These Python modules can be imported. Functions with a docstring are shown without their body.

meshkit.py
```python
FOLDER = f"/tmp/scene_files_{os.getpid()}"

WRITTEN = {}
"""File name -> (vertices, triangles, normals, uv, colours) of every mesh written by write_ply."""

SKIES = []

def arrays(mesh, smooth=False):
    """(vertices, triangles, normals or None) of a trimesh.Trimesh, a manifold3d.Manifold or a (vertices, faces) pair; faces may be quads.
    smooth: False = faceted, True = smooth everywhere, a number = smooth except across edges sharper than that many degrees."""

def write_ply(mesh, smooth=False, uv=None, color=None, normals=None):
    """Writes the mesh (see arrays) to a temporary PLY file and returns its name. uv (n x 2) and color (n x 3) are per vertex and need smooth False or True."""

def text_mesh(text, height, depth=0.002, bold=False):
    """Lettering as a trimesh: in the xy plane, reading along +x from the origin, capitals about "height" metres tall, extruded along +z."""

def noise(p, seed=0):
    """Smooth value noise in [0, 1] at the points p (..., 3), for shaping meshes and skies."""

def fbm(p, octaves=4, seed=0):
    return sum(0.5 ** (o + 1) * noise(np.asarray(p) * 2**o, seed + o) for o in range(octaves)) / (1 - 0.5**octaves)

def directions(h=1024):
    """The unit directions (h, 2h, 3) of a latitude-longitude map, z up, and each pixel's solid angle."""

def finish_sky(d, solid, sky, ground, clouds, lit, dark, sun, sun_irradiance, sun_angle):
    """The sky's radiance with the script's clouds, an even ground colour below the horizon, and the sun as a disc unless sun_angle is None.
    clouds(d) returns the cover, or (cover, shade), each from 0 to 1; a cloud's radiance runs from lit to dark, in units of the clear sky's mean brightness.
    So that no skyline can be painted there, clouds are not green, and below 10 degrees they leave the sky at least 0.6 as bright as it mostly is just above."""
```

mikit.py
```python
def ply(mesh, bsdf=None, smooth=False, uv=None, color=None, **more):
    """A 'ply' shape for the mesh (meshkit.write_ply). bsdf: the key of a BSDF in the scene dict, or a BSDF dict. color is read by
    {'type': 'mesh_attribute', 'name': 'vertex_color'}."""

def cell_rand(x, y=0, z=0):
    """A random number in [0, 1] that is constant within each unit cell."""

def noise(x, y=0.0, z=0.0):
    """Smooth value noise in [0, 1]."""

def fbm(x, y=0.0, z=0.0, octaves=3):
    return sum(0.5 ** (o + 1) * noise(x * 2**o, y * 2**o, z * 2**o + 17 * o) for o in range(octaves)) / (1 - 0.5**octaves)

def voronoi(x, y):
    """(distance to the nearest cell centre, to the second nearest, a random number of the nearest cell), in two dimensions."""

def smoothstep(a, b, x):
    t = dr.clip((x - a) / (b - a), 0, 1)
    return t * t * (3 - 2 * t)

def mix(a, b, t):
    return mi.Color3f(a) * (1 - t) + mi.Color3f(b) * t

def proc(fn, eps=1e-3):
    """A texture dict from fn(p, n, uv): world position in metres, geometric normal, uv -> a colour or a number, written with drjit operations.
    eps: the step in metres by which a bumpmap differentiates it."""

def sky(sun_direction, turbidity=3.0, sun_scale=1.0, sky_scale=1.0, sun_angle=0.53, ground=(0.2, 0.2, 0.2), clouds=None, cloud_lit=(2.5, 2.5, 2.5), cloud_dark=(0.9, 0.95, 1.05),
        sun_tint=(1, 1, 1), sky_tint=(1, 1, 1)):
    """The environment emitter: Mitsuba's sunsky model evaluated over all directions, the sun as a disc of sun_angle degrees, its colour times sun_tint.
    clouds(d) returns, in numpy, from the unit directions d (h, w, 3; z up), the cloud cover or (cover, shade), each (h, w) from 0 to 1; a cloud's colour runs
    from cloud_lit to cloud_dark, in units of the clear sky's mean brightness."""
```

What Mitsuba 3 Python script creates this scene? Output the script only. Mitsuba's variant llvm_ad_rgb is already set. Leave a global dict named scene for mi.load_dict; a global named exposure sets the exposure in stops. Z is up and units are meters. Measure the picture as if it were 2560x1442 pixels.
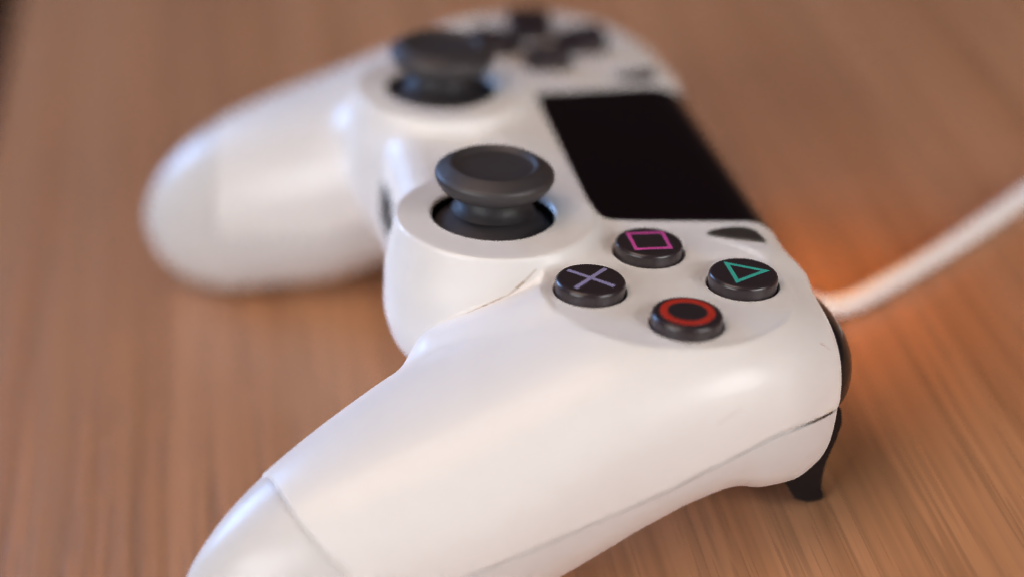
import math
import numpy as np
import trimesh
import mitsuba as mi
import drjit as dr
import manifold3d as m3
from scipy.interpolate import PchipInterpolator
from scipy.spatial import cKDTree
import mikit
from mikit import proc, noise, fbm, smoothstep, mix

T = mi.ScalarTransform4f
scene, labels = {}, {}

# ---------------------------------------------------------------- camera
# The controller is modelled in millimetres in its own frame (x right, y away from the player, z out of the face) and then laid on
# the table: it rests on its two triggers and its two grips, which tips the face by TILT towards the player.
TILT = math.atan(0.225)
LIFT = 40.76
ct, st = math.cos(TILT), math.sin(TILT)
POSE = np.array([[1, 0, 0], [0, ct, st], [0, -st, ct]])


def place(v):
    w = np.asarray(v, float) @ POSE.T
    w[..., 2] += LIFT
    return w / 1000.0


CAM_AT = np.array([340.394, -84.692, 149.817])
RIGHT = np.array([0.18156661, 0.98223427, 0.04742794])
DOWN = np.array([0.45099835, -0.04031506, -0.89161381])
FWD = np.array([-0.87386158, 0.18327722, -0.4503059])
eye = place(CAM_AT)
scene['camera'] = {
    'type': 'thinlens', 'fov': 26.188, 'fov_axis': 'x', 'near_clip': 0.01, 'far_clip': 60.0,
    'aperture_radius': 0.0080, 'focus_distance': 0.337,
    'to_world': T().look_at(origin=eye.tolist(), target=(eye + POSE @ FWD).tolist(), up=(-(POSE @ DOWN)).tolist()),
}
exposure = 0.0

# ---------------------------------------------------------------- unseen lamps and window, all out of view (an indoor close-up: no sky)


def lamp(key, at, aim, w, h, rgb, label, cat):
    scene[key] = {'type': 'rectangle', 'to_world': T().look_at(origin=at, target=aim, up=[0, 0, 1]) @ T().scale([w / 2, h / 2, 1]),
                  'bsdf': {'type': 'diffuse', 'reflectance': {'type': 'rgb', 'value': [0.5, 0.5, 0.5]}},
                  'emitter': {'type': 'area', 'radiance': {'type': 'rgb', 'value': list(rgb)}}}
    labels[key] = {'label': label, 'category': cat}


CENTRE = [0.03, -0.01, 0.03]
lamp('unseen_left_lamp', [0.70, -0.95, 0.50], CENTRE, 0.75, 0.60, [6.0, 6.15, 6.3], 'unseen large soft white lamp left of the camera, lighting the left side', 'lamp')  # out of view, placed to light the shell from the front left
lamp('unseen_right_lamp', [0.60, 0.50, 0.25], CENTRE, 0.46, 0.30, [7.0, 6.85, 6.75], 'unseen wide warm white lamp right of the camera, lighting the right shoulder', 'lamp')  # out of view, placed to brighten the right corner of the shell
lamp('unseen_overhead_lamp', [0.13, -0.17, 0.60], CENTRE, 0.34, 0.34, [3.6, 2.65, 2.15], 'unseen warm lamp above the table, lighting the upward faces', 'lamp')  # unseen, set overhead to warm the upward faces and dim the far table
lamp('unseen_window', [-1.30, -1.08, 0.66], CENTRE, 0.75, 0.65, [3.9, 6.8, 13.0], 'unseen bluish window beyond the table on the left, lighting the grip tips', 'window')  # unseen, placed to give the blue highlights on grip tips and caps
scene['room_light'] = {'type': 'constant', 'radiance': {'type': 'rgb', 'value': [0.035, 0.026, 0.026]}}

# ---------------------------------------------------------------- materials


def rgb(*c):
    return {'type': 'rgb', 'value': list(c)}


def to_controller(p):
    """World position -> the controller's millimetres, for marks that sit on it."""
    x, y, z = p.x * 1000, p.y * 1000, p.z * 1000 - LIFT
    return x, y * ct - z * st, y * st + z * ct


GRAIN = math.radians(-2.8)
cg, sg = math.cos(GRAIN), math.sin(GRAIN)


def wood_fields(p):
    u = (p.x * cg + p.y * sg) * 1000
    v = (-p.x * sg + p.y * cg) * 1000
    w = v + 1.0 * fbm(u * 0.006, v * 0.03, 3.0, 2) + 0.15 * fbm(u * 0.05, v * 0.3, 8.0, 2)
    broad = fbm(w * 0.14, u * 0.004, 1.0, 3)
    fine = 0.65 * noise(w * 0.78, u * 0.007, 5.0) + 0.35 * noise(w * 1.7, u * 0.014, 6.0)
    pore = smoothstep(0.58, 0.78, noise(w * 1.7, u * 0.035, 9.0)) * smoothstep(0.3, 0.7, noise(w * 0.35, u * 0.01, 4.0))
    thin = smoothstep(0.62, 0.80, noise(w * 3.1, u * 0.055, 2.0)) * smoothstep(0.25, 0.6, noise(w * 0.6, u * 0.02, 14.0))
    return broad, fine, 1 - (1 - pore) * (1 - thin)


def wood_color(p, n, uv):
    broad, fine, pore = wood_fields(p)
    c = mix([0.460, 0.220, 0.106], [0.512, 0.258, 0.132], smoothstep(0.25, 0.75, broad))
    c = c * (0.86 + 0.25 * smoothstep(0.15, 0.85, fine))
    return c * (1 - 0.18 * pore)


def wood_rough(p, n, uv):
    broad, fine, pore = wood_fields(p)
    return 0.30 + 0.08 * fine + 0.12 * pore


def wood_bump(p, n, uv):
    broad, fine, pore = wood_fields(p)
    return 0.00006 * fine - 0.00007 * pore


scene['wood'] = {'type': 'bumpmap', 'arbitrary': proc(wood_bump, 4e-4), 'bsdf': {
    'type': 'principled', 'base_color': proc(wood_color), 'roughness': proc(wood_rough), 'specular': 0.45}}
scene['wood_edge'] = {'type': 'principled', 'base_color': rgb(0.10, 0.045, 0.025), 'roughness': 0.5}
scene['dark_floor'] = {'type': 'principled', 'base_color': rgb(0.035, 0.016, 0.010), 'roughness': 0.7}



def segment_distance(x, y, z, a, b):
    d = [q - p for p, q in zip(a, b)]
    e = [x - a[0], y - a[1], z - a[2]]
    t = dr.clip((e[0] * d[0] + e[1] * d[1] + e[2] * d[2]) / sum(v * v for v in d), 0, 1)
    return dr.sqrt(sum(dr.square(u - t * v) for u, v in zip(e, d))), t


CREASE = [(43.9, -18.9, 0.0), (44.3, -20.6, -1.6), (44.5, -23.1, -3.7), (44.6, -25.7, -4.9), (44.3, -30.4, -7.2), (42.5, -33.6, -9.8)]


def shell_color(p, n, uv):
    x, y, z = to_controller(p)
    c = mi.Color3f(0.80, 0.785, 0.77)
    a, t = segment_distance(x, y, z, (64.9, 20.6, -3.4), (64.5, 22.6, -5.0))             # two scuffs
    c = mix(c, [0.60, 0.36, 0.33], 0.75 * (1 - smoothstep(0.05, 0.22, a + 0.1 * t)))
    a, t = segment_distance(x, y, z, (76.5, 2.2, -9.4), (75.9, 5.6, -7.5))
    c = mix(c, [0.66, 0.55, 0.54], 0.45 * (1 - smoothstep(0.05, 0.5, a + 0.2 * noise(x * 3, y * 3, z * 3))))
    grime = mi.Float(0)
    for u, w in zip(CREASE, CREASE[1:]):                                                  # dirt that has settled in the crease
        a, t = segment_distance(x, y, z, u, w)
        grime = dr.maximum(grime, 1 - smoothstep(0.06, 0.40, a))
    spots = smoothstep(0.45, 0.75, noise(x * 0.9, y * 0.9, z * 0.9 + 7.0))
    c = mix(c, [0.36, 0.27, 0.19], grime * (0.38 + 0.35 * spots))
    a, t = segment_distance(x, y, z, (68.2, 22.6, -13.3), (71.6, 18.0, -12.6))           # yellowed edge by the trigger gap
    return mix(c, [0.60, 0.52, 0.36], 0.45 * (1 - smoothstep(0.1, 0.9, a)) * smoothstep(0.35, 0.6, noise(x * 1.1, y * 1.1, z)))


def grip_bump(p, n, uv):
    x, y, z = to_controller(p)
    k = 2 * math.pi / 0.52
    return 0.000006 * (dr.sin((x + 0.35 * z) * k) * dr.sin((y + 0.2 * z) * k) + dr.sin((z + 0.3 * x) * k) * dr.sin((y - 0.2 * x) * k))


scene['white_plastic'] = {'type': 'principled', 'base_color': proc(shell_color), 'roughness': 0.31, 'specular': 0.5}
scene['grip_plastic'] = {'type': 'bumpmap', 'arbitrary': proc(grip_bump, 6e-5), 'bsdf': {'type': 'principled', 'base_color': rgb(0.69, 0.68, 0.675), 'roughness': 0.29, 'specular': 0.5}}  # greyer textured shell; part of the tone is shade painted into the colour
scene['dark_plastic'] = {'type': 'principled', 'base_color': rgb(0.026, 0.018, 0.021), 'roughness': 0.28, 'specular': 0.65}
scene['stick_rubber'] = {'type': 'principled', 'base_color': rgb(0.034, 0.029, 0.031), 'roughness': 0.52, 'specular': 0.75}
scene['stem_plastic'] = {'type': 'principled', 'base_color': rgb(0.024, 0.021, 0.023), 'roughness': 0.5, 'specular': 0.4}
scene['black_gloss'] = {'type': 'principled', 'base_color': rgb(0.012, 0.010, 0.011), 'roughness': 0.16, 'specular': 0.35}
scene['grey_plastic'] = {'type': 'principled', 'base_color': rgb(0.042, 0.036, 0.031), 'roughness': 0.3, 'specular': 0.45}
scene['pad_gloss'] = {'type': 'principled', 'base_color': rgb(0.004, 0.001, 0.002), 'roughness': 0.08, 'specular': 0.35}
scene['socket_black'] = {'type': 'principled', 'base_color': rgb(0.012, 0.011, 0.012), 'roughness': 0.5}
scene['cable_white'] = {'type': 'principled', 'base_color': rgb(0.86, 0.84, 0.83), 'roughness': 0.35}
for key, c in {'pink': (0.60, 0.085, 0.36), 'lavender': (0.30, 0.28, 0.48), 'red': (0.46, 0.035, 0.02), 'green': (0.05, 0.42, 0.33)}.items():
    scene[f'print_{key}'] = {'type': 'principled', 'base_color': rgb(*c), 'roughness': 0.22}

# ---------------------------------------------------------------- helpers


def as_tri(mesh):
    if hasattr(mesh, 'to_mesh'):
        m = mesh.to_mesh()
        return np.array(m.vert_properties[:, :3], float), np.array(m.tri_verts)
    return np.array(mesh.vertices, float), np.array(mesh.faces)


def numbered(key):
    if key not in scene:
        return key
    k = 1
    while f'{key}_{k:03d}' in scene:
        k += 1
    return f'{key}_{k:03d}'


def put(key, mesh, bsdf, smooth=30, label=None, **more):
    """One entry of the scene: a mesh given in the controller's millimetres."""
    v, f = as_tri(mesh)
    key = numbered(key)
    scene[key] = mikit.ply(trimesh.Trimesh(place(v), f, process=False), bsdf, smooth=smooth, **more)
    if label:
        labels[key] = {'label': label}
    return key


def man(v, f):
    m = m3.Manifold(m3.Mesh(np.ascontiguousarray(v, np.float32), np.ascontiguousarray(f, np.uint32)))
    if m.status() != m3.Error.NoError:
        raise RuntimeError(f'not manifold: {m.status()}')
    return m


def revolve(profile, n=96):
    """Solid of revolution about z from (r, z) pairs."""
    return m3.CrossSection([np.asarray(profile, float)], m3.FillRule.NonZero).revolve(n)


def prism(poly, z0, z1):
    return m3.CrossSection([np.asarray(poly, float)], m3.FillRule.NonZero).extrude(z1 - z0).translate([0, 0, z0])


def circle_poly(r, n=64, cx=0.0, cy=0.0):
    a = np.arange(n) * 2 * np.pi / n
    return np.c_[cx + r * np.cos(a), cy + r * np.sin(a)]


def arc(cx, cz, r, a0, a1, n=8):
    a = np.radians(np.linspace(a0, a1, n))
    return [(cx + r * math.cos(t), cz + r * math.sin(t)) for t in a]


def mirror(m):
    return m.mirror([1, 0, 0])


# ---------------------------------------------------------------- the body as a field, then a mesh


def smin(a, b, k):
    h = np.maximum(k - np.abs(a - b), 0) / k
    return np.minimum(a, b) - h * h * k * 0.25


def smax(a, b, k):
    return -smin(-a, -b, k)


BX, SX, SY, SZ = 51.3, 27.4, -22.6, 1.9
#            y     cx    a     top    bot    n    roll
HANDLE = np.array([
    [24.8, 51.3, 14.5, -3.3, -26.0, 2.6, 4],
    [22.0, 52.4, 16.3, -1.7, -27.8, 2.6, 3],
    [18.0, 53.8, 18.0, 0.1, -29.0, 2.6, 1],
    [13.0, 54.7, 19.4, 1.6, -29.0, 2.55, 0],
    [8.0, 55.0, 20.6, 2.7, -28.0, 2.5, 0],
    [2.0, 55.2, 21.6, 3.2, -29.6, 2.5, 0],
    [-6.0, 55.8, 22.1, 2.8, -33.7, 2.41, 2],
    [-12.0, 56.6, 22.1, 1.8, -37.2, 2.39, 4],
    [-18.0, 57.4, 22.1, -0.3, -40.6, 2.37, 6],
    [-28.0, 59.0, 21.6, -4.9, -45.4, 2.33, 7],
    [-40.0, 60.9, 20.2, -10.5, -50.4, 2.31, 6.3],
    [-50.0, 63.3, 17.8, -15.2, -52.8, 2.24, 4.9],
    [-60.0, 65.8, 14.4, -20.6, -55.0, 2.13, 3.9],
    [-67.0, 67.3, 10.5, -25.8, -53.9, 2.02, 3.4],
    [-71.5, 68.0, 6.3, -31.0, -50.8, 2.0, 3],
    [-74.3, 68.2, 2.6, -36.0, -46.5, 2.0, 3],
    [-75.3, 68.2, 0.5, -40.0, -42.5, 2.0, 3]])
_H = [PchipInterpolator(HANDLE[::-1, 0], HANDLE[::-1, k]) for k in range(1, 7)]


def f_handle(x, y, z):
    yc = np.clip(y, -75.3, 24.8)
    cx, a, top, bot, n, roll = (h(yc) for h in _H)
    cz, b = (top + bot) / 2, (top - bot) / 2
    roll = np.radians(roll)
    dx, dz = x - cx, z - cz
    c, s = np.cos(roll), np.sin(roll)
    u, w = dx * c - dz * s, dx * s + dz * c
    flat = np.clip((yc + 26) / 18, 0, 1)
    n = np.where(w > 0, n + 0.15 * flat * flat * (3 - 2 * flat), n)       # flatter top under the button plate
    g = (np.abs(u / a) ** n + np.abs(w / b) ** n) ** (1 / n)
    d = (g - 1) * np.minimum(a, b)
    over = np.maximum(-75.3 - y, 0)
    d = np.where(over > 0, np.sqrt(np.maximum(d, 0) ** 2 + over ** 2) + 0.1, d)
    d = smax(d, y - 25.3, 2.5)
    ab = np.array([-6.0, -15.0, -8.5])                                     # the shoulder beside the stick well: a capsule
    p0 = np.array([52.0, -17.5, -5.2])
    t = np.clip(((x - p0[0]) * ab[0] + (y - p0[1]) * ab[1] + (z - p0[2]) * ab[2]) / (ab @ ab), 0, 1)
    cap = np.sqrt((x - p0[0] - t * ab[0]) ** 2 + (y - p0[1] - t * ab[1]) ** 2 + (z - p0[2] - t * ab[2]) ** 2) - 5.5
    return smin(d, cap, 4.0)


def f_box(x, y, z, c, h, r):
    q = [np.abs(v - cc) - (hh - r) for v, cc, hh in zip((x, y, z), c, h)]
    out = np.sqrt(sum(np.maximum(v, 0) ** 2 for v in q))
    return out + np.minimum(np.maximum(np.maximum(q[0], q[1]), q[2]), 0) - r


def f_slab(x, y, z):
    face = f_box(x, y, z, (0, 2.4, -11.5), (46, 22.2, 11.5), 6.0)       # touchpad region
    bridge = f_box(x, y, z, (0, -16, -13.5), (30, 18.5, 12.5), 5.5)     # between the sticks
    return smin(face, bridge, 3.0)


WELL = np.array([[15.8, 0.0], [16.6, -5.0], [17.3, -10.0], [17.3, -15.0], [16.2, -20.0], [13.0, -24.5], [8.0, -27.5]])
_W = PchipInterpolator(WELL[::-1, 1], WELL[::-1, 0])


def f_well(x, y, z):
    zz = z - SZ
    r = np.hypot((x - SX) / 1.03, y - SY)
    side = (r - _W(np.clip(zz, -27.5, 0))) * 0.95
    return smax(smax(side, zz, 0.45), -27.5 - zz, 3.0)


def f_disc(x, y, z):
    r = np.hypot(x - BX, y)
    return smax(smax(r - (19.2 - 0.25 * z), z + 0.2, 0.4), -9 - z, 1.0)


def f_body(x, y, z):
    x = np.abs(x)
    h, c, w = f_handle(x, y, z), f_slab(x, y, z), f_well(x, y, z)
    hc = smax(smin(h, c, 5.0), -smax(np.hypot(x - BX, y) - 19.35, -z - 0.2, 0.3), 0.5)   # flat plate cut into the shoulder
    a = smin(hc, f_disc(x, y, z), 0.6)
    return smin(a, smin(w, c, 4.0), 0.7)


def surface_net(f, lo, hi, h):
    ax = [np.arange(l, u + h, h) for l, u in zip(lo, hi)]
    half = len(ax[0])
    F = f(ax[0][:, None, None], ax[1][None, :, None], ax[2][None, None, :]).astype(np.float32)
    S = F < 0
    nx, ny, nz = F.shape
    cnt = np.zeros((nx - 1, ny - 1, nz - 1), np.int8)
    for i, j, k in np.ndindex(2, 2, 2):
        cnt += S[i:nx - 1 + i, j:ny - 1 + j, k:nz - 1 + k]
    act = (cnt > 0) & (cnt < 8)
    idx = np.full(act.shape, -1, np.int64)
    I = np.argwhere(act)
    idx[act] = np.arange(len(I))
    acc, num = np.zeros((len(I), 3)), np.zeros((len(I), 1))
    corner = lambda o: F[I[:, 0] + o[0], I[:, 1] + o[1], I[:, 2] + o[2]].astype(float)  # noqa: E731
    for d in range(3):
        for p in np.ndindex(2, 2):
            o0 = list(p)
            o0.insert(d, 0)
            o1 = list(p)
            o1.insert(d, 1)
            a, b = corner(o0), corner(o1)
            m = (a < 0) != (b < 0)
            t = np.where(m, a / np.where(m, a - b, 1), 0)
            pos = np.array(o0, float)[None].repeat(len(I), 0)
            pos[:, d] += t
            acc += pos * m[:, None]
            num += m[:, None]
    v = (I + acc / num) * h + np.array(lo)
    faces = []
    for d in range(3):
        e, g = [(1, 2), (2, 0), (0, 1)][d]
        sl0, sl1 = [slice(None)] * 3, [slice(None)] * 3
        sl0[d], sl1[d] = slice(0, -1), slice(1, None)
        for t in (e, g):
            sl0[t] = sl1[t] = slice(1, -1)
        A, B = S[tuple(sl0)], S[tuple(sl1)]
        for cond, flip in ((A & ~B, False), (~A & B, True)):
            P = np.argwhere(cond)
            P[:, e] += 1
            P[:, g] += 1
            q = []
            for oe, og in ((-1, -1), (0, -1), (0, 0), (-1, 0)):
                Q = P.copy()
                Q[:, e] += oe
                Q[:, g] += og
                q.append(idx[Q[:, 0], Q[:, 1], Q[:, 2]])
            q = np.stack(q, 1)
            faces.append(q[:, ::-1] if flip else q)
    q = np.vstack(faces)
    for _ in range(2):                                                     # pull the vertices onto the field's surface
        e = 0.02
        f0 = f(v[:, 0], v[:, 1], v[:, 2])
        g = np.stack([(f(*(v + e * np.eye(3)[k]).T) - f(*(v - e * np.eye(3)[k]).T)) / (2 * e) for k in range(3)], 1)
        step = (f0 / np.maximum((g * g).sum(1), 0.05))[:, None] * g
        ln = np.linalg.norm(step, axis=1, keepdims=True)
        v = v - step * np.minimum(1, 0.5 * h / np.maximum(ln, 1e-9))
    d1 = np.linalg.norm(v[q[:, 0]] - v[q[:, 2]], axis=1) < np.linalg.norm(v[q[:, 1]] - v[q[:, 3]], axis=1)
    tri = np.where(d1[:, None], q[:, [0, 1, 2, 0, 2, 3]], q[:, [1, 2, 3, 1, 3, 0]]).reshape(-1, 3)
    n = g / np.maximum(np.linalg.norm(g, axis=1, keepdims=True), 1e-9)
    return v, tri, n


STEP = 0.5
V, F, N = surface_net(f_body, (-83.3, -77.1, -57.2), (83.3, 29.0, 3.5), STEP)
body = man(V, F)
inner = man(V - 0.20 * N, F)

# the parting line: the upper shell ends at the side seam and at the slanting seam across each grip
SEAM = [(60, -14.0), (26, -14.2), (23, -13.4), (18, -12.75), (13, -12.95), (9, -13.9), (5, -15.5), (-0.6, -17.8), (-6.5, -20.4), (-12.6, -22.5), (-18.6, -24.5), (-27, -27.3), (-34, -29.7)]
_SIDE = PchipInterpolator([p[0] for p in SEAM[::-1]], [p[1] for p in SEAM[::-1]])
_TIP = PchipInterpolator([0, 40, 56, 63.6, 70.1, 74.0, 76.4, 79.3, 80.6, 82.0, 100], [-64.5, -63.6, -62.3, -61.4, -60.1, -58.6, -57.1, -54.0, -51.2, -49.5, -49.5])


def sweep(x):
    return _TIP(np.clip(x, 0, 100)) + 62.0


def seam_solid(grow):
    """Everything on the upper shell's side of the parting line. The section in (y, z) is sheared along x so that it follows the grips."""
    ys = np.linspace(28, -34, 45)
    line = [(60, -14.0 + grow)] + [(y, float(_SIDE(y)) + grow) for y in ys]
    y_tip = -62.0 + grow
    pts = line + [(-39, -32.2 + grow), (-43, -34.4 + grow)]
    pts += [(y_tip + 2.2, -38.6 + grow), (y_tip + 0.6, -37.5 + grow), (y_tip, -35.5 + grow), (y_tip, 30), (60, 30)]
    poly = np.array(pts)[::-1]
    out = None
    for s in (1, -1):
        g = m3.CrossSection([poly], m3.FillRule.NonZero)
        g = g if g.area() > 0 else m3.CrossSection([poly[::-1]], m3.FillRule.NonZero)
        e = g.extrude(100.0, 100)                                          # (y, z, x)
        e = e.warp_batch(lambda v, s=s: np.c_[s * v[:, 2], v[:, 0] + sweep(v[:, 2]) * np.clip((-41 - v[:, 0]) / 17, 0, 1), v[:, 1]])
        vv, ff = as_tri(e)
        e = man(vv, ff if s > 0 else ff[:, ::-1]) if e.volume() * s < 0 or s < 0 else e
        out = e if out is None else out + e
    return out


def box(x0, x1, y0, y1, z0, z1):
    return m3.Manifold.cube([x1 - x0, y1 - y0, z1 - z0]).translate([x0, y0, z0])


def halfmesh(poly, x0, x1):
    """Extrude a (y, z) polygon along x."""
    g = m3.CrossSection([np.asarray(poly, float)], m3.FillRule.Positive)
    if g.area() <= 0:
        g = m3.CrossSection([np.asarray(poly, float)[::-1]], m3.FillRule.Positive)
    return g.extrude(x1 - x0).transform(np.array([[0, 0, 1, x0], [1, 0, 0, 0], [0, 1, 0, 0]], float))


up_solid = seam_solid(0.0)
upper = body ^ up_solid
groove = man(V - 0.50 * N, F)
lower = (inner - seam_solid(-0.72)) + (groove - seam_solid(-0.12))        # a shallow groove runs along the parting line

# ---------------------------------------------------------------- cuts in the upper shell
HOLE_R = 9.95
cuts = []
for sx in (1, -1):
    hole = revolve([(0, -9), (7.5, -9), (10.6, -5.5), (10.9, -1.2), (HOLE_R, -0.35), (HOLE_R + 0.35, 0.05), (HOLE_R + 0.5, 3), (0, 3)])
    cuts.append(hole.translate([sx * SX * 26.86 / 27.3, -22.7, SZ]))
D_BTN, R_BTN = 12.0, 5.35
for dx, dy in ((-1, 0), (1, 0), (0, 1), (0, -1)):
    cuts.append(revolve([(0, -5), (R_BTN + 0.22, -5), (R_BTN + 0.22, -0.25), (R_BTN + 0.5, 0.05), (R_BTN + 0.5, 3), (0, 3)], 72).translate([BX + D_BTN * dx, D_BTN * dy, 0]))

PADX, PADY0 = 27.6, -5.6


def pad_outline(grow):
    """The touchpad seen from above; its front edge runs past the shell."""
    r = 2.6
    x, y0, y1 = PADX + grow, PADY0 - grow, 40
    return arc(-x + r, y0 + r, r, 180, 270, 10) + arc(x - r, y0 + r, r, 270, 360, 10) + [(x + 2.2, 20), (x + 2.2, y1), (-x - 2.2, y1), (-x - 2.2, 20)]


pad_top = [(-20, 0.12), (16.6, 0.12)] + [(16.6 + 8.9 * math.sin(a), -6.4 + 6.52 * math.cos(a)) for a in np.radians(np.linspace(8, 84, 14))] + [(25.5, -7.3)]
pad_low = [(25.5 - 1.6, -7.3)] + [(16.2 + 7.4 * math.sin(a), -6.8 + 5.3 * math.cos(a)) for a in np.radians(np.linspace(84, 8, 14))] + [(-20, -1.6)]
pad_solid = halfmesh(np.array(pad_top + pad_low), -40, 40)
pad = pad_solid ^ prism(pad_outline(-0.05), -12, 3)
cuts.append(halfmesh(np.array([(-20, 5), (40, 5), (40, -7.3)] + [(y, z - 0.02) for y, z in pad_low]), -40, 40) ^ prism(pad_outline(0.12), -12, 6))
# light bar window on the front wall
bar_poly = [(-19, -7.8), (19, -7.8), (14, -13.0), (-14, -13.0)]             # (x, z)
bar_cut = m3.CrossSection([np.array(bar_poly)[::-1]], m3.FillRule.NonZero).offset(0.1, m3.JoinType.Miter).extrude(8).transform(
    np.array([[1, 0, 0, 0], [0, 0, 1, 21.5], [0, 1, 0, 0]], float))
bar = m3.CrossSection([np.array(bar_poly)[::-1]], m3.FillRule.NonZero).extrude(4.0).transform(np.array([[1, 0, 0, 0], [0, 0, 1, 21.7], [0, 1, 0, 0]], float))
bar = bar.warp_batch(lambda v: np.c_[v[:, 0], v[:, 1] + 0.30 * (v[:, 2] + 7.8), v[:, 2]])   # its face leans towards the table

# options / share slots
SLOT = np.array([(34.0, 11.0), (33.1, 12.3), (32.4, 14.2), (32.2, 16.2), (32.6, 17.8), (33.8, 19.0), (35.6, 19.5), (37.8, 19.6), (37.4, 18.0), (36.7, 16.0), (35.8, 13.8), (34.8, 11.9)])


def slot(grow):
    return m3.CrossSection([SLOT], m3.FillRule.NonZero) if grow == 0 else m3.CrossSection([SLOT], m3.FillRule.NonZero).offset(grow, m3.JoinType.Round)


def cs(poly):
    c = m3.CrossSection([np.asarray(poly, float)], m3.FillRule.Positive)
    return c if c.area() > 0 else m3.CrossSection([np.asarray(poly, float)[::-1]], m3.FillRule.Positive)


for sgn in (1, -1):
    s = cs(SLOT).offset(0.18, m3.JoinType.Round).extrude(12).translate([0, 0, -5])
    cuts.append(s if sgn > 0 else mirror(s))

# d-pad dish and slots
PAD_C = np.array([-BX, 0.0])


def arm_poly(grow=0.0):
    w, r1 = 4.3, 12.9
    p = [(0.6, 2.9), (w - 0.3, 6.1), (w, 6.9), (w, r1 - 1.6), (w - 1.5, r1), (-w + 1.5, r1), (-w, r1 - 1.6), (-w, 6.9), (-w + 0.3, 6.1), (-0.6, 2.9)]
    return cs(p).offset(grow, m3.JoinType.Round) if grow else cs(p)


dish = m3.Manifold.sphere(60, 160).translate([PAD_C[0], 0, 60 - 0.9])
for k in range(4):
    cuts.append(arm_poly(0.25).rotate(90.0 * k).extrude(8).translate([PAD_C[0], 0, -5]))
cutter = m3.Manifold.batch_boolean(cuts, m3.OpType.Add)
# ports on the player's side
port_cut = m3.Manifold.cylinder(8, 2.75, 2.75, 48).rotate([90, 0, 0]).translate([1.0, -30, -13.4]) + box(-12.6, -3.4, -40, -31, -16.6, -9.9)
upper = upper - cutter - bar_cut - port_cut

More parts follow.
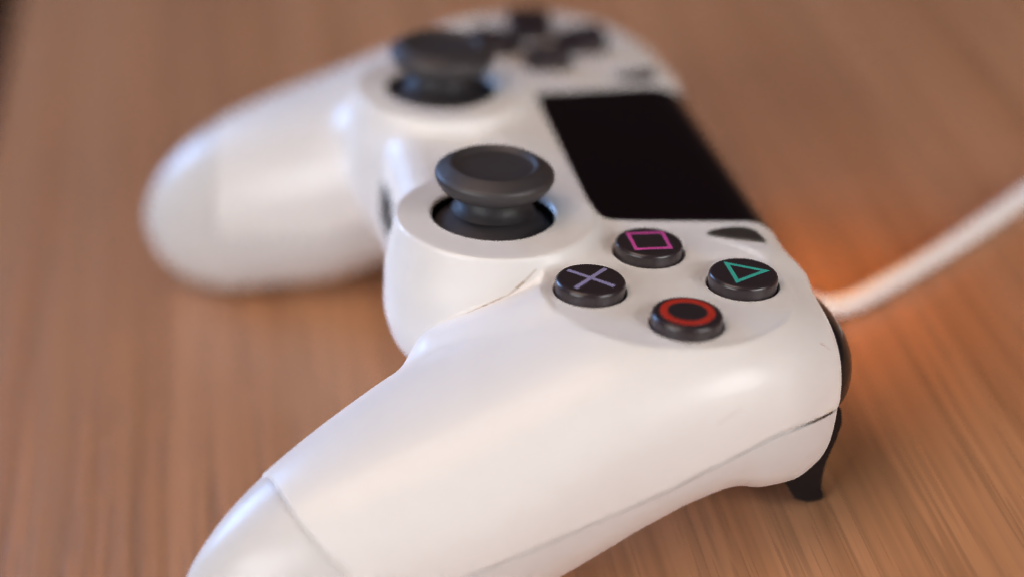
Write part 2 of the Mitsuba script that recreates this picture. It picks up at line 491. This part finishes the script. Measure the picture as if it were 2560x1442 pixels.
put('game_controller__upper_shell', upper, 'white_plastic', label='smooth white upper shell with faint scratches')
put('game_controller__lower_shell', lower - bar_cut - port_cut, 'grip_plastic', label='finely textured off-white lower shell and grips, with some shade in their colour')
wedge = [(10.5, -13.55), (13, -12.97), (15.5, -12.75), (18, -12.77), (23, -13.42), (23, -14.15), (18, -13.25), (14, -13.1)]
gap = man(V - 0.3 * N, F) ^ halfmesh(wedge, 55, 80)  # solid dark strip in place of the shade inside the open gap
for s in (1, -1):
    put('game_controller__gap_shade_strip', gap if s > 0 else mirror(gap), 'socket_black', label='dark strip standing for the shade in the gap between the shells')
put('game_controller__touchpad', pad, 'pad_gloss', label='glossy black touchpad')
put('game_controller__light_bar', bar, 'cable_white', smooth=False, label='light bar glowing orange',
    emitter={'type': 'area', 'radiance': rgb(20.0, 6.8, 0.7)})

# ---------------------------------------------------------------- face buttons
BTN = [(0, -4.5), (R_BTN, -4.5), (R_BTN, 1.25)] + arc(R_BTN - 0.75, 1.25, 0.75, 0, 80, 8) + [(3.0, 2.06), (0, 2.08)]


def ring_poly(outer, inner):
    return cs(outer) - cs(inner)


def stroke(points, w, closed=False):
    """A polyline of width w as a cross-section."""
    out = None
    pts = [np.array(p, float) for p in points]
    for a, b in zip(pts, pts[1:] + (pts[:1] if closed else [])):
        t = (b - a) / np.linalg.norm(b - a)
        n = np.array([-t[1], t[0]]) * w / 2
        c = cs([a + n, b + n, b - n, a - n])
        out = c if out is None else out + c
    return out


tri = [(0, 4.1), (3.6, -2.2), (-3.6, -2.2)]
SYMBOL = {
    'square': ((-1, 0), cs([(-3.05, -3.05), (3.05, -3.05), (3.05, 3.05), (-3.05, 3.05)]) - cs([(-2.5, -2.5), (2.5, -2.5), (2.5, 2.5), (-2.5, 2.5)]), 'pink', 'pink square'),
    'circle': ((1, 0), cs(circle_poly(4.1, 72)) - cs(circle_poly(3.0, 72)), 'red', 'red circle'),
    'triangle': ((0, 1), cs(tri) - cs(tri).offset(-0.66, m3.JoinType.Miter, 4.0), 'green', 'green triangle'),
    'cross': ((0, -1), stroke([(-2.95, -2.95), (2.95, 2.95)], 0.68) + stroke([(-2.95, 2.95), (2.95, -2.95)], 0.68), 'lavender', 'lavender cross'),
}
for name, ((dx, dy), c, colour, words) in SYMBOL.items():
    at = [BX + D_BTN * dx, D_BTN * dy, 0]
    k = put('game_controller__face_button', revolve(BTN, 96).translate(at), 'dark_plastic', label=f'round dark grey button with a {words}')
    put(f'{k}__symbol', c.extrude(0.5).translate([at[0], at[1], 1.60]), f'print_{colour}', smooth=False, label=f'printed {words}')

# ---------------------------------------------------------------- sticks
CAP = [(0, 5.4), (3.8, 5.0), (5.2, 4.5), (7.0, 4.35), (8.2, 4.6), (8.7, 5.0), (9.2, 5.8), (9.5, 6.5), (9.55, 6.95), (9.42, 7.35), (9.05, 7.75), (7.6, 8.65), (7.25, 8.8), (6.95, 8.85), (6.7, 8.78), (6.2, 8.3), (5.9, 8.14), (5.4, 8.08), (0, 8.12)]
STEM = [(0, 5.5), (5.5, 5.5), (5.2, 4.6), (5.15, 3.4), (5.4, 2.3), (5.9, 1.5), (6.7, 0.85), (0, 0.0)]
BALL = [(0, -6.0), (9.3, -6.0), (9.55, -2.2)] + [(r, 1.15 - r * r / 30.0) for r in (9.2, 8.5, 7.5, 6.5, 5.5, 4.5, 3, 1.5)] + [(0, 1.15)]
for s, words in ((1, 'near'), (-1, 'far')):
    at = [s * 26.86, -22.7, SZ]
    k = put('game_controller__thumbstick', m3.CrossSection([np.array(CAP)], m3.FillRule.Positive).revolve(128).translate(at), 'stick_rubber', smooth=40)
    put(f'{k}__stem', cs(STEM).revolve(64).translate(at), 'stem_plastic')
    put(f'{k}__ball', cs(BALL).revolve(96).translate([at[0], at[1], at[2] - 0.1]), 'stick_rubber')
    put('game_controller__stick_socket', cs([(0, -9.2), (7.7, -9.2), (10.9, -5.4), (11.2, -1.0), (10.8, -0.9), (10.4, -5.3), (7.4, -8.7), (0, -8.7)]).revolve(64).translate(at), 'socket_black')

# ---------------------------------------------------------------- d-pad
for k in range(4):
    c = arm_poly(0.0)
    solid = c.extrude(10.0).translate([0, 0, -4])
    top = m3.Manifold.hull_points(np.array([(x, y, z) for x, y, z in [(-4.2, -0.5, 1.3), (4.2, -0.5, 1.3), (-4.2, 13, 3.4), (4.2, 13, 3.4), (-4.2, -0.5, -5), (4.2, -0.5, -5), (-4.2, 13, -5), (4.2, 13, -5)]]))
    arm = (solid ^ top).rotate([0, 0, 90.0 * k]).translate([PAD_C[0], 0, 0])
    put('game_controller__direction_button', arm, 'dark_plastic')

# ---------------------------------------------------------------- share / options, shoulder buttons, triggers
for s in (1, -1):
    m = cs(SLOT).extrude(6).translate([0, 0, -5]) ^ (man(V + 0.38 * N, F))
    put('game_controller__menu_button', m if s > 0 else mirror(m), 'grey_plastic')


def superball(c, r, n=2.5, sub=48):
    u, v = np.meshgrid(np.linspace(-np.pi / 2, np.pi / 2, sub + 1)[1:-1], np.arange(2 * sub) * np.pi / sub, indexing='ij')
    sp = lambda w, e: np.sign(w) * np.abs(w) ** e  # noqa: E731
    e = 2 / n
    p = np.stack([sp(np.cos(u), e) * sp(np.cos(v), e) * r[0], sp(np.cos(u), e) * sp(np.sin(v), e) * r[1], sp(np.sin(u), e) * r[2]], -1).reshape(-1, 3)
    return m3.Manifold.hull_points(p + np.array(c))


r1 = superball((50.0, 20.6, -12.6), (15.2, 9.15, 8.2), 2.35) - inner
for s in (1, -1):
    put('game_controller__shoulder_button', r1 if s > 0 else mirror(r1), 'black_gloss')
TRIG = [(24.0, -18.5), (26.6, -19.5), (27.0, -22.0), (26.4, -25.0), (25.2, -29.0), (24.9, -32.0), (25.0, -34.0), (25.6, -35.2), (25.3, -36.1), (22.9, -36.4), (20.8, -35.6), (19.2, -33.0), (17.4, -30.0), (17.0, -27.0), (17.0, -18.5)]
tr = cs(TRIG).offset(-0.7, m3.JoinType.Round).offset(0.7, m3.JoinType.Round, 2.0, 24)
trig = tr.extrude(22).transform(np.array([[0, 0, 1, 37.5], [1, 0, 0, 1.1], [0, 1, 0, 0.8]], float))
trig = (trig ^ superball((48.2, 20, -27), (10.6, 40, 14.5), 5.0)) - inner
for s in (1, -1):
    put('game_controller__trigger', trig if s > 0 else mirror(trig), 'black_gloss')
jack = m3.Manifold.cylinder(3.6, 2.65, 2.65, 48) - m3.Manifold.cylinder(3.0, 1.75, 1.75, 48).translate([0, 0, 1.0])
put('game_controller__headset_port', jack.rotate([90, 0, 0]).translate([1.0, -31.2, -13.4]), 'socket_black')
ext = box(-12.5, -3.5, -35.3, -31, -16.5, -10.0) - box(-11.6, -4.4, -36, -33, -15.6, -10.9)
put('game_controller__extension_port', ext, 'socket_black', smooth=False)
labels['game_controller'] = {'label': 'white wireless game controller with dark grey sticks and buttons lying on the wooden table', 'category': 'game controller'}

# ---------------------------------------------------------------- charging cable
path = np.array([(0, 22, 17.0), (2.5, 26, 13.0), (5.2, 30, 7.5), (6.3, 34.5, 3.4), (5.6, 39.5, 2.3), (2.4, 47.5, 2.2), (-3.4, 59.2, 2.2), (-10.6, 71.8, 2.2), (-18.2, 84, 2.2), (-27, 97, 2.2), (-40, 115, 2.2)])
tt = np.r_[0, np.cumsum(np.linalg.norm(np.diff(path, axis=0), axis=1))]
curve = PchipInterpolator(tt, path)(np.linspace(0, tt[-1], 200))
for _ in range(30):
    curve[1:-1] = (curve[:-2] + 2 * curve[1:-1] + curve[2:]) / 4


def cable_tube(c, r, sides=28):
    d = np.gradient(c, axis=0)
    d /= np.linalg.norm(d, axis=1, keepdims=True)
    a = np.cross(d, [0.3, 0.1, 1.0])
    a /= np.linalg.norm(a, axis=1, keepdims=True)
    b = np.cross(d, a)
    q = np.arange(sides) * 2 * np.pi / sides
    v = (c[:, None] + r * (np.cos(q)[None, :, None] * a[:, None] + np.sin(q)[None, :, None] * b[:, None])).reshape(-1, 3)
    i, j = np.meshgrid(np.arange(len(c) - 1), np.arange(sides), indexing='ij')
    k = np.stack([i * sides + j, (i + 1) * sides + j, (i + 1) * sides + (j + 1) % sides, i * sides + (j + 1) % sides], -1).reshape(-1, 4)
    return trimesh.Trimesh(v / 1000, np.vstack([k[:, [0, 1, 2]], k[:, [0, 2, 3]]])[:, ::-1], process=False)


scene['charging_cable__cord'] = mikit.ply(cable_tube(curve, 2.0), 'cable_white', smooth=True)
put('charging_cable__plug', superball((0, 26.0, -15.5), (4.6, 3.2, 2.6), 4.0), 'cable_white')
labels['charging_cable'] = {'label': 'white charging cable running from the controller to the right edge', 'category': 'cable'}

# ---------------------------------------------------------------- table and floor
R3 = trimesh.transformations.rotation_matrix(GRAIN, [0, 0, 1])
x0, x1, y0, y1 = -1.0, 0.8, -0.1295, 0.75
top = trimesh.creation.box(bounds=[[x0, y0, -0.028], [x1, y1, 0.0]])
top.apply_transform(R3)
scene['table'] = mikit.ply(top, 'wood', smooth=False)
labels['table'] = {'label': 'brown wood veneer table top with straight grain', 'kind': 'structure'}
fl = trimesh.creation.box(bounds=[[-4, -4, -0.77], [4, 4, -0.75]])
scene['floor'] = mikit.ply(fl, 'dark_floor', smooth=False)
labels['floor'] = {'label': 'dark floor beyond the table edge', 'kind': 'structure'}
